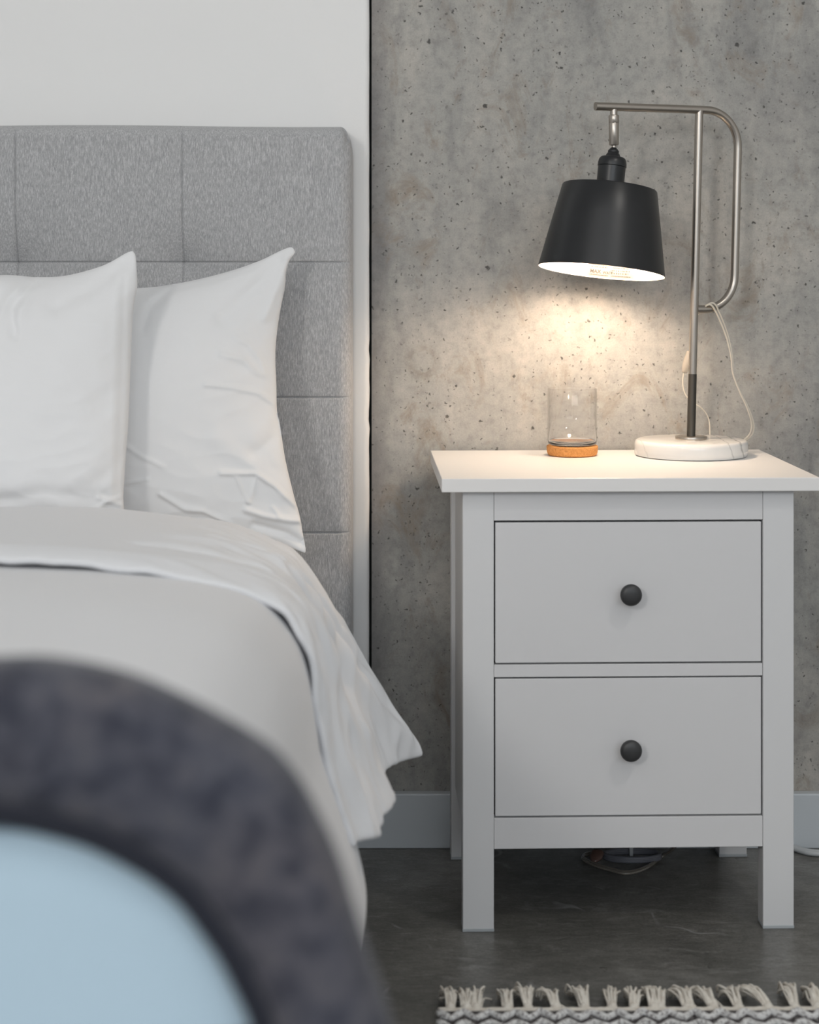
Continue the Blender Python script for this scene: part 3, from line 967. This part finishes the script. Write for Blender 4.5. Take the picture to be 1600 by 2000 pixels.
# body of the duvet
bodyp = [(BXC, 0.612), (-0.68, 0.610), (-0.47, 0.604), (-0.33, 0.597), (-0.235, 0.586), (-0.178, 0.568), (-0.140, 0.532), (-0.121, 0.488), (-0.112, 0.430), (-0.106, 0.390), (-0.088, 0.335), (-0.068, 0.270), (-0.060, 0.222), (-0.064, 0.175)]
C_ = resample(bodyp, NS)
NB = 150
def body(mirror):
    v_, f_ = [], []
    for j in range(NB + 1):
        t = j / NB
        D = 2.46 - (2.46 - 1.20) * min(1, t / 0.94)
        for i in range(NS + 1):
            s = i / NS
            x, z = C_[i]
            drop = max(0.0, (s - 0.55) / 0.45)
            nearer = max(0.0, min(1, (2.12 - D) / 0.25))
            # beyond the turned-back edge the single layer lies fuller
            z += (0.0105 + 0.009 * nearer) * (1 - drop)
            x += (0.010 * math.sin(D * 9.0 + 1.0) + 0.006 * noise.noise(Vector((D * 6, s * 3, 0)))) * drop ** 1.5
            x += -0.030 * max(0, (D - 2.14) / 0.3) * drop
            z += 0.004 * noise.noise(Vector((x * 6, D * 5, 4))) + 0.05 * drop ** 2 * max(0, (D - 2.2) / 0.3)
            if t > 0.94:
                k = (t - 0.94) / 0.06
                z = min(z, z - 0.40 * k * (1 - drop))
            y = CAM_Y + D
            if mirror: x = 2 * BXC - x
            v_.append(DP(x, y, max(z, 0.05)))
    for j in range(NB):
        for i in range(NS):
            q_ = (j * (NS + 1) + i, j * (NS + 1) + i + 1, (j + 1) * (NS + 1) + i + 1, (j + 1) * (NS + 1) + i)
            f_.append(q_[::-1] if not mirror else q_)
    return v_, f_
merged('duvet_body', [body(False), body(True)], M['duvet'], dv, 0.014, 0)

# ---- pillows
def px_spline(pts, n):
    s = spline([Vector((x, y, 0)) for x, y in pts], 12)
    d = [0.0]
    for a_, b_ in zip(s, s[1:]): d.append(d[-1] + (b_ - a_).length)
    out, k = [], 0
    for i in range(n + 1):
        t = d[-1] * i / n
        while k < len(d) - 2 and d[k + 1] < t: k += 1
        u = (t - d[k]) / max(1e-9, d[k + 1] - d[k])
        out.append(s[k].lerp(s[k + 1], u))
    return out
def pillow(name, top, right, bottom, left, Dtop, Dbot, bulge_f, bulge_b, creases, label, seed, nu=260, nv=200):
    """top/bottom run left to right, left/right run top to bottom, as outlines on the pillow's own leaning plane"""
    T, B = px_spline(top, nu), px_spline(bottom, nu)
    L_, R_ = px_spline(left, nv), px_spline(right, nv)
    ys = [p.y for p in L_ + R_]
    y0, y1 = min(ys), max(ys)
    def plane(p):
        k = (p.y - y0) / (y1 - y0)
        return W(p.x, p.y, Dtop + (Dbot - Dtop) * k)
    G = []
    for j in range(nv + 1):
        v = j / nv
        row = []
        for i in range(nu + 1):
            u = i / nu
            p = T[i] * (1 - v) + B[i] * v + L_[j] * (1 - u) + R_[j] * u - (T[0] * (1 - u) * (1 - v) + T[-1] * u * (1 - v) + B[0] * (1 - u) * v + B[-1] * u * v)
            row.append(p)
        G.append(row)
    v_, f_ = [], []
    for side in (0, 1):
        for j in range(nv + 1):
            for i in range(nu + 1):
                u, v = i / nu * 2 - 1, j / nv * 2 - 1
                p = G[j][i]
                P = plane(p)
                e = max(0.0, (1 - abs(u) ** 2.6)) ** 0.62 * max(0.0, (1 - abs(v) ** 2.4)) ** 0.62
                if side == 0:
                    h = bulge_f * e
                    m_ = min(1.0, e * 2.5)
                    h += 0.010 * m_ * noise.noise(Vector((u * 1.6 + seed, v * 1.6, 0)))
                    edge_ = max(abs(u), abs(v))
                    cz_ = max(0.0, u) * (0.4 + 0.6 * max(0.0, v))
                    h += 0.0045 * cz_ * m_ * (0.35 - abs(noise.noise(Vector((u * 5 + v * 2 + seed, v * 6 - u * 3, 8.0)))) * 1.6)
                    h += 0.0022 * (edge_ ** 3) * noise.noise(Vector((u * 12 + seed, v * 10, 3.1))) * min(1, e * 8)
                    for pl, wd, amp in creases:
                        best = 1e9
                        for (a0, b0), (a1, b1) in zip(pl, pl[1:]):
                            ex, ey = a1 - a0, b1 - b0
                            k = max(0, min(1, ((p.x - a0) * ex + (p.y - b0) * ey) / (ex * ex + ey * ey)))
                            dd = math.hypot(p.x - a0 - k * ex, p.y - b0 - k * ey)
                            if dd < best: best = dd
                        if best < wd * 3: h += amp * math.exp(-(best / wd) ** 2)
                    P = P + Vector((0, -h - 0.0008, 0))
                else:
                    P = P + Vector((0, bulge_b * e + 0.0008, 0))
                v_.append(P)
    n1 = (nu + 1) * (nv + 1)
    for side in (0, 1):
        for j in range(nv):
            for i in range(nu):
                a_ = side * n1 + j * (nu + 1) + i
                q_ = (a_, a_ + nu + 1, a_ + nu + 2, a_ + 1)
                f_.append(q_ if side == 0 else q_[::-1])
    lp = [i for i in range(nu)] + [j * (nu + 1) + nu for j in range(nv)] + [nv * (nu + 1) + i for i in range(nu, 0, -1)] + [j * (nu + 1) for j in range(nv, 0, -1)]
    for k in range(len(lp)):
        a_, b_ = lp[k], lp[(k + 1) % len(lp)]
        f_.append((a_, b_, b_ + n1, a_ + n1))
    o = pydata(name, v_, f_, M['cotton'])
    tag(o, label, 'pillow', 'pillows leaning on the headboard')
    return o
cr2 = [([(440, 916), (505, 919), (540, 945), (578, 985)], 5, 0.0050), ([(468, 925), (480, 955), (490, 975)], 3.5, 0.0025), ([(505, 928), (498, 955), (490, 975)], 3.5, 0.0025),
       ([(326, 955), (370, 985), (405, 990), (452, 1015)], 5, 0.004), ([(485, 990), (520, 1003), (560, 1012), (590, 1016)], 6, 0.0055), ([(535, 985), (548, 1005)], 4, 0.003),
       ([(440, 688), (480, 700), (510, 728)], 6, 0.003), ([(465, 655), (490, 670), (512, 700), (520, 730)], 6, 0.003), ([(412, 745), (460, 752), (510, 765), (538, 788)], 5, 0.003),
       ([(300, 580), (330, 560)], 8, 0.003), ([(290, 640), (300, 600), (340, 560)], 10, -0.004), ([(440, 620), (500, 560), (545, 510)], 14, -0.006),
       ([(520, 620), (545, 560), (560, 505)], 8, 0.004), ([(500, 880), (540, 850), (552, 810)], 12, -0.004), ([(250, 850), (290, 880), (330, 900)], 5, 0.002), ([(250, 935), (300, 925)], 4, 0.002),
       ([(500, 1020), (560, 1040), (590, 1060)], 8, -0.006), ([(430, 850), (500, 900), (560, 960)], 18, 0.003)]
pillow('pillow', [(-330, 470), (-200, 520), (-60, 548), (100, 562), (262, 563), (350, 553), (440, 532), (505, 510), (545, 491), (566, 483), (573, 485)],
       [(573, 485), (576, 494), (565, 510), (559, 530), (557, 558), (550, 594), (542, 643), (538, 693), (540, 756), (541, 801), (547, 832), (558, 900), (574, 967), (586, 1010), (592, 1045), (597, 1072), (596, 1080)],
       [(-330, 1078), (-200, 1068), (0, 1060), (200, 1058), (400, 1052), (520, 1056), (596, 1080)],
       [(-330, 470), (-300, 600), (-290, 780), (-305, 950), (-330, 1078)],
       2.845, 2.715, 0.085, 0.025, cr2, 'white pillow behind, right, with creased lower corner near the headboard edge', 3.0)
cr1 = [([(0, 545), (60, 575), (50, 620)], 16, 0.006), ([(45, 650), (40, 600), (75, 550)], 9, -0.006), ([(15, 620), (30, 580), (60, 548)], 8, 0.004), ([(233, 560), (230, 700), (226, 850), (222, 960)], 7, 0.0012), ([(246, 540), (243, 700), (237, 860), (230, 970)], 4, -0.0012),
       ([(120, 600), (190, 560), (245, 515)], 14, -0.005), ([(200, 968), (222, 978), (240, 985)], 6, 0.004), ([(195, 990), (215, 975), (235, 970)], 5, 0.003), ([(0, 970), (100, 955), (200, 965)], 14, -0.004)]
pillow('pillow', [(-640, 470), (-500, 520), (-350, 540), (-150, 545), (0, 537), (70, 541), (130, 538), (200, 519), (245, 495), (259, 490)],
       [(259, 490), (265, 500), (267, 530), (268, 562), (261, 598), (257, 661), (254, 742), (250, 832), (245, 900), (241, 967), (242, 995), (240, 1040)],
       [(-640, 1075), (-450, 1055), (-200, 1050), (0, 1050), (150, 1050), (240, 1040)],
       [(-640, 470), (-620, 600), (-610, 780), (-620, 950), (-640, 1075)],
       2.690, 2.575, 0.085, 0.018, cr1, 'white pillow in front, at the left edge of the photo', 11.0)

# ------------------------------------------------------------------ rug with fringe
RUGD = 2.330
ry = CAM_Y + RUGD
rx0, rx1, ry0 = W(858, 1975, RUGD).x, 1.25, -2.35
rug = empty('rug', (rx0, ry, 0), 'white and black zigzag woven rug with beige tassels on the dark floor', 'rug', math.radians(0.4))
RW = rx1 - rx0
bm = bmesh.new()
add_box(bm, 0.001, RW, ry0 - ry, -0.003, 0.0005, 0.0075, 0.003)
from_bm('woven_base', bm, M['weave'], rug)
per = 0.0328
def row_mesh(seed):
    bm = bmesh.new()
    r_ = random.Random(seed)
    npt = int(RW / per * 6)
    pts = []
    for i in range(npt + 1):
        x = RW * i / npt
        tri = abs(((x / per + 0.25 * 0) % 1.0) * 2 - 1) * 2 - 1
        tri = math.copysign(abs(tri) ** 0.85, tri)
        pts.append(Vector((x - 0.002 + r_.uniform(-0.0008, 0.0008), tri * 0.0098 + r_.uniform(-0.0008, 0.0008), r_.uniform(-0.0006, 0.0006))))
    add_tube(bm, pts, 0.0060, 8, True, 1.0, 0.85, taper=lambda t: 0.90 + 0.14 * math.sin(t * 300))
    bmesh.ops.recalc_face_normals(bm, faces=bm.faces)
    me = bpy.data.meshes.new('zigzag_ridge')
    bm.to_mesh(me); bm.free()
    for p in me.polygons: p.use_smooth = True
    me.materials.append(M['yarn'])
    return me
rms = [row_mesh(k) for k in range(3)]
yy = -0.0225
k = 0
while yy > ry0 - ry + 0.02:
    o = bpy.data.objects.new('zigzag_ridge', rms[k % 3])
    o.parent = rug
    o.location = (0, yy, 0.0085)
    COL.objects.link(o)
    yy -= 0.0305
    k += 1
bm = bmesh.new()
bpts = [Vector((RW * i / 260 - 0.001, 0.0015 + 0.0016 * noise.noise(Vector((i * 0.35, 0, 0))), 0.0055 + 0.0012 * noise.noise(Vector((i * 0.5, 3, 0))))) for i in range(261)]
add_tube(bm, bpts, 0.0035, 8)
add_tube(bm, [p + Vector((0.002, -0.0055, 0.001)) for p in bpts], 0.0026, 8)
from_bm('edge_binding', bm, M['fringe'], rug, True)
rt = random.Random(21)
def tassel(bx, tl, tr, length=0.066, strands=17, lift=0.014):
    """bx base px, tips spread from tl to tr px"""
    base = Vector(((bx - 858) * RUGD / F, 0.003, 0.006))
    length *= 0.74
    bm = bmesh.new()
    # knot
    add_tube(bm, [base + Vector((-0.005, 0.000, 0.0)), base + Vector((0, 0.004, 0.003)), base + Vector((0.005, 0.001, 0.0))], 0.0052, 8, True, 1, 1, taper=lambda t: 0.7 + 0.3 * math.sin(PI * t))
    for i in range(strands):
        u = (i + rt.uniform(-0.3, 0.3)) / (strands - 1)
        tx = ((tl + (tr - tl) * u) - 858.0 - (858 - 800) * 0.0) * RUGD / F
        ln = length * rt.uniform(0.78, 1.12)
        tip = Vector((tx + (ln / RUGD) * 0.05, ln, 0.0015 + rt.uniform(0, 0.006)))
        b0 = base + Vector(((u - 0.5) * 0.010 + rt.uniform(-0.002, 0.002), 0.003, rt.uniform(0, 0.003)))
        m1 = b0.lerp(tip, 0.33) + Vector((rt.uniform(-0.003, 0.003), 0, lift * rt.uniform(0.5, 1.2)))
        m2 = b0.lerp(tip, 0.70) + Vector((rt.uniform(-0.003, 0.003) + (u - 0.5) * 0.006, 0, lift * rt.uniform(0.4, 1.2)))
        add_tube(bm, spline([b0, m1, m2, tip], 4), 0.0015, 5, True)
    return from_bm('tassel', bm, M['fringe'], rug, True)
for args in ((880, 861, 889, 0.062), (912, 896, 922, 0.056), (930, 918, 941, 0.060), (993, 974, 1004, 0.066), (1032, 1006, 1046, 0.076), (1086, 1050, 1082, 0.056), (1143, 1110, 1149, 0.076),
             (1197, 1187, 1214, 0.074), (1240, 1228, 1262, 0.062), (1279, 1265, 1283, 0.082), (1292, 1288, 1298, 0.062), (1344, 1311, 1340, 0.070), (1352, 1333, 1353, 0.064), (1396, 1352, 1382, 0.060), (1445, 1414, 1443, 0.070),
             (1503, 1446, 1470, 0.076), (1556, 1537, 1560, 0.084), (1600, 1584, 1606, 0.076), (1642, 1625, 1650, 0.07), (1690, 1672, 1702, 0.07), (1740, 1722, 1752, 0.07)):
    tassel(*args)
for a0, a1, ln in ((940, 964, 0.055), (1108, 1080, 0.012), (1416, 1393, 0.055)):
    b0 = Vector(((a0 - 858) * RUGD / F, 0.004, 0.006)); tp = Vector(((a1 - 858) * RUGD / F, ln * 0.8, 0.002))
    bm = bmesh.new()
    add_tube(bm, spline([b0, b0.lerp(tp, 0.5) + Vector((-0.003, 0.002, 0.006)), tp], 6), 0.0013, 6)
    from_bm('loose_yarn', bm, M['fringe'], rug, True)

# ------------------------------------------------------------------ near chair (out of focus, lower left)
CD = 1.08
outer = [(-700, 1990), (-668, 1800), (-600, 1600), (-480, 1440), (-330, 1340), (-150, 1296), (20, 1284), (110, 1286), (237, 1312), (332, 1349), (427, 1397), (522, 1455), (570, 1504), (617, 1580), (665, 1685), (703, 1808), (731, 1891), (762, 1985), (790, 2100)]
inner = [(-452, 1990), (-430, 1870), (-380, 1760), (-300, 1668), (-190, 1605), (-100, 1582), (0, 1578), (50, 1583), (95, 1592), (190, 1620), (285, 1668), (340, 1706), (380, 1744), (427, 1806), (452, 1843), (475, 1886), (500, 1935), (518, 1985), (545, 2100)]
ch = empty('accent_chair', (W(0, 2000, CD).x, CAM_Y + CD, 0), 'accent chair with dark mottled padded rim around a pale blue back', 'chair')
co = Vector(ch.location)
O_ = px_spline(outer, 90)
I_ = px_spline(inner, 90)
def CP(p, k=0.0):
    # the back leans away from the sitter towards its top
    d = CD + 0.020 - (p.y - 1284) / 2000.0 * 0.10
    q_ = W(p.x, p.y, d)
    return q_ - co
bm = bmesh.new()
rings = []
nr = 28
for a_, b_ in zip(O_, I_):
    A, B = CP(a_), CP(b_)
    c_ = (A + B) / 2
    hw = (A - B).length / 2
    dr = (A - B).normalized()
    ring = []
    for k in range(nr):
        t = 2 * PI * k / nr
        ct, st = math.cos(t), math.sin(t)
        ct = math.copysign(abs(ct) ** 0.75, ct); st = math.copysign(abs(st) ** 0.85, st)
        ring.append(bm.verts.new(c_ + dr * (hw * ct) + Vector((0, 0.036 * st, 0))))
    rings.append(ring)
for a_, b_ in zip(rings, rings[1:]):
    for k in range(nr): bm.faces.new((a_[k], a_[(k + 1) % nr], b_[(k + 1) % nr], b_[k]))
bm.faces.new(rings[0]); bm.faces.new(rings[-1][::-1])
from_bm('backrest_rim', bm, M['chair_dark'], ch, True)
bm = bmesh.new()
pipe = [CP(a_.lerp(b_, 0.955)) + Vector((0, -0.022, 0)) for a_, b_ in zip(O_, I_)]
add_tube(bm, pipe, 0.0085, 10)  # dark tube following the inner edge of the rim
tag(from_bm('inner_edge_tube', bm, M['chair_navy'], ch, True), 'dark navy tube along the inner edge of the rim')
# pale blue pad filling the arch, slightly domed
v_, f_ = [], []
nk = 24
bot = CP(Vector((0, 2330, 0)))
I2 = I_
for j, p in enumerate(I2):
    e = CP(p + Vector((0, -18, 0)))
    target = CP(Vector((30 + (p.x - 30) * 0.985, 2330, 0)))
    for k in range(nk + 1):
        u = k / nk
        q_ = e.lerp(target, u)
        s_ = 2 * j / (len(I2) - 1) - 1
        dome = 0.018 * (1 - s_ ** 4) * min(1, u * 5) ** 0.5
        v_.append(q_ + Vector((0, 0.004 - dome, 0)))
nf = len(v_)
v_ += [v + Vector((0, 0.022 + 0.0, 0)) for v in v_[:nf]]
for j in range(len(I2) - 1):
    for k in range(nk):
        a_ = j * (nk + 1) + k
        f_.append((a_, a_ + nk + 1, a_ + nk + 2, a_ + 1)[::-1])
        f_.append((nf + a_, nf + a_ + nk + 1, nf + a_ + nk + 2, nf + a_ + 1))
pydata('backrest_pad', v_, f_, M['chair_blue'], ch)
cxm = W(20, 2000, CD).x - co.x
bm = bmesh.new()
add_box(bm, cxm - 0.235, cxm + 0.235, -0.50, -0.01, 0.36, 0.46, 0.035, 4)
from_bm('seat', bm, M['chair_dark'], ch, True)
bm = bmesh.new()
add_box(bm, cxm - 0.20, cxm + 0.20, -0.06, 0.0, 0.45, 0.52, 0.02, 3)
from_bm('back_support', bm, M['chair_dark'], ch, True)
for x, y in ((-0.2, -0.46), (0.2, -0.46), (-0.2, -0.05), (0.2, -0.05)):
    tube('leg', [(cxm + x * 1.05, y * 1.02, 0.0), (cxm + x * 0.92, y, 0.365)], 0.011, M['chair_leg'], ch, n=12)
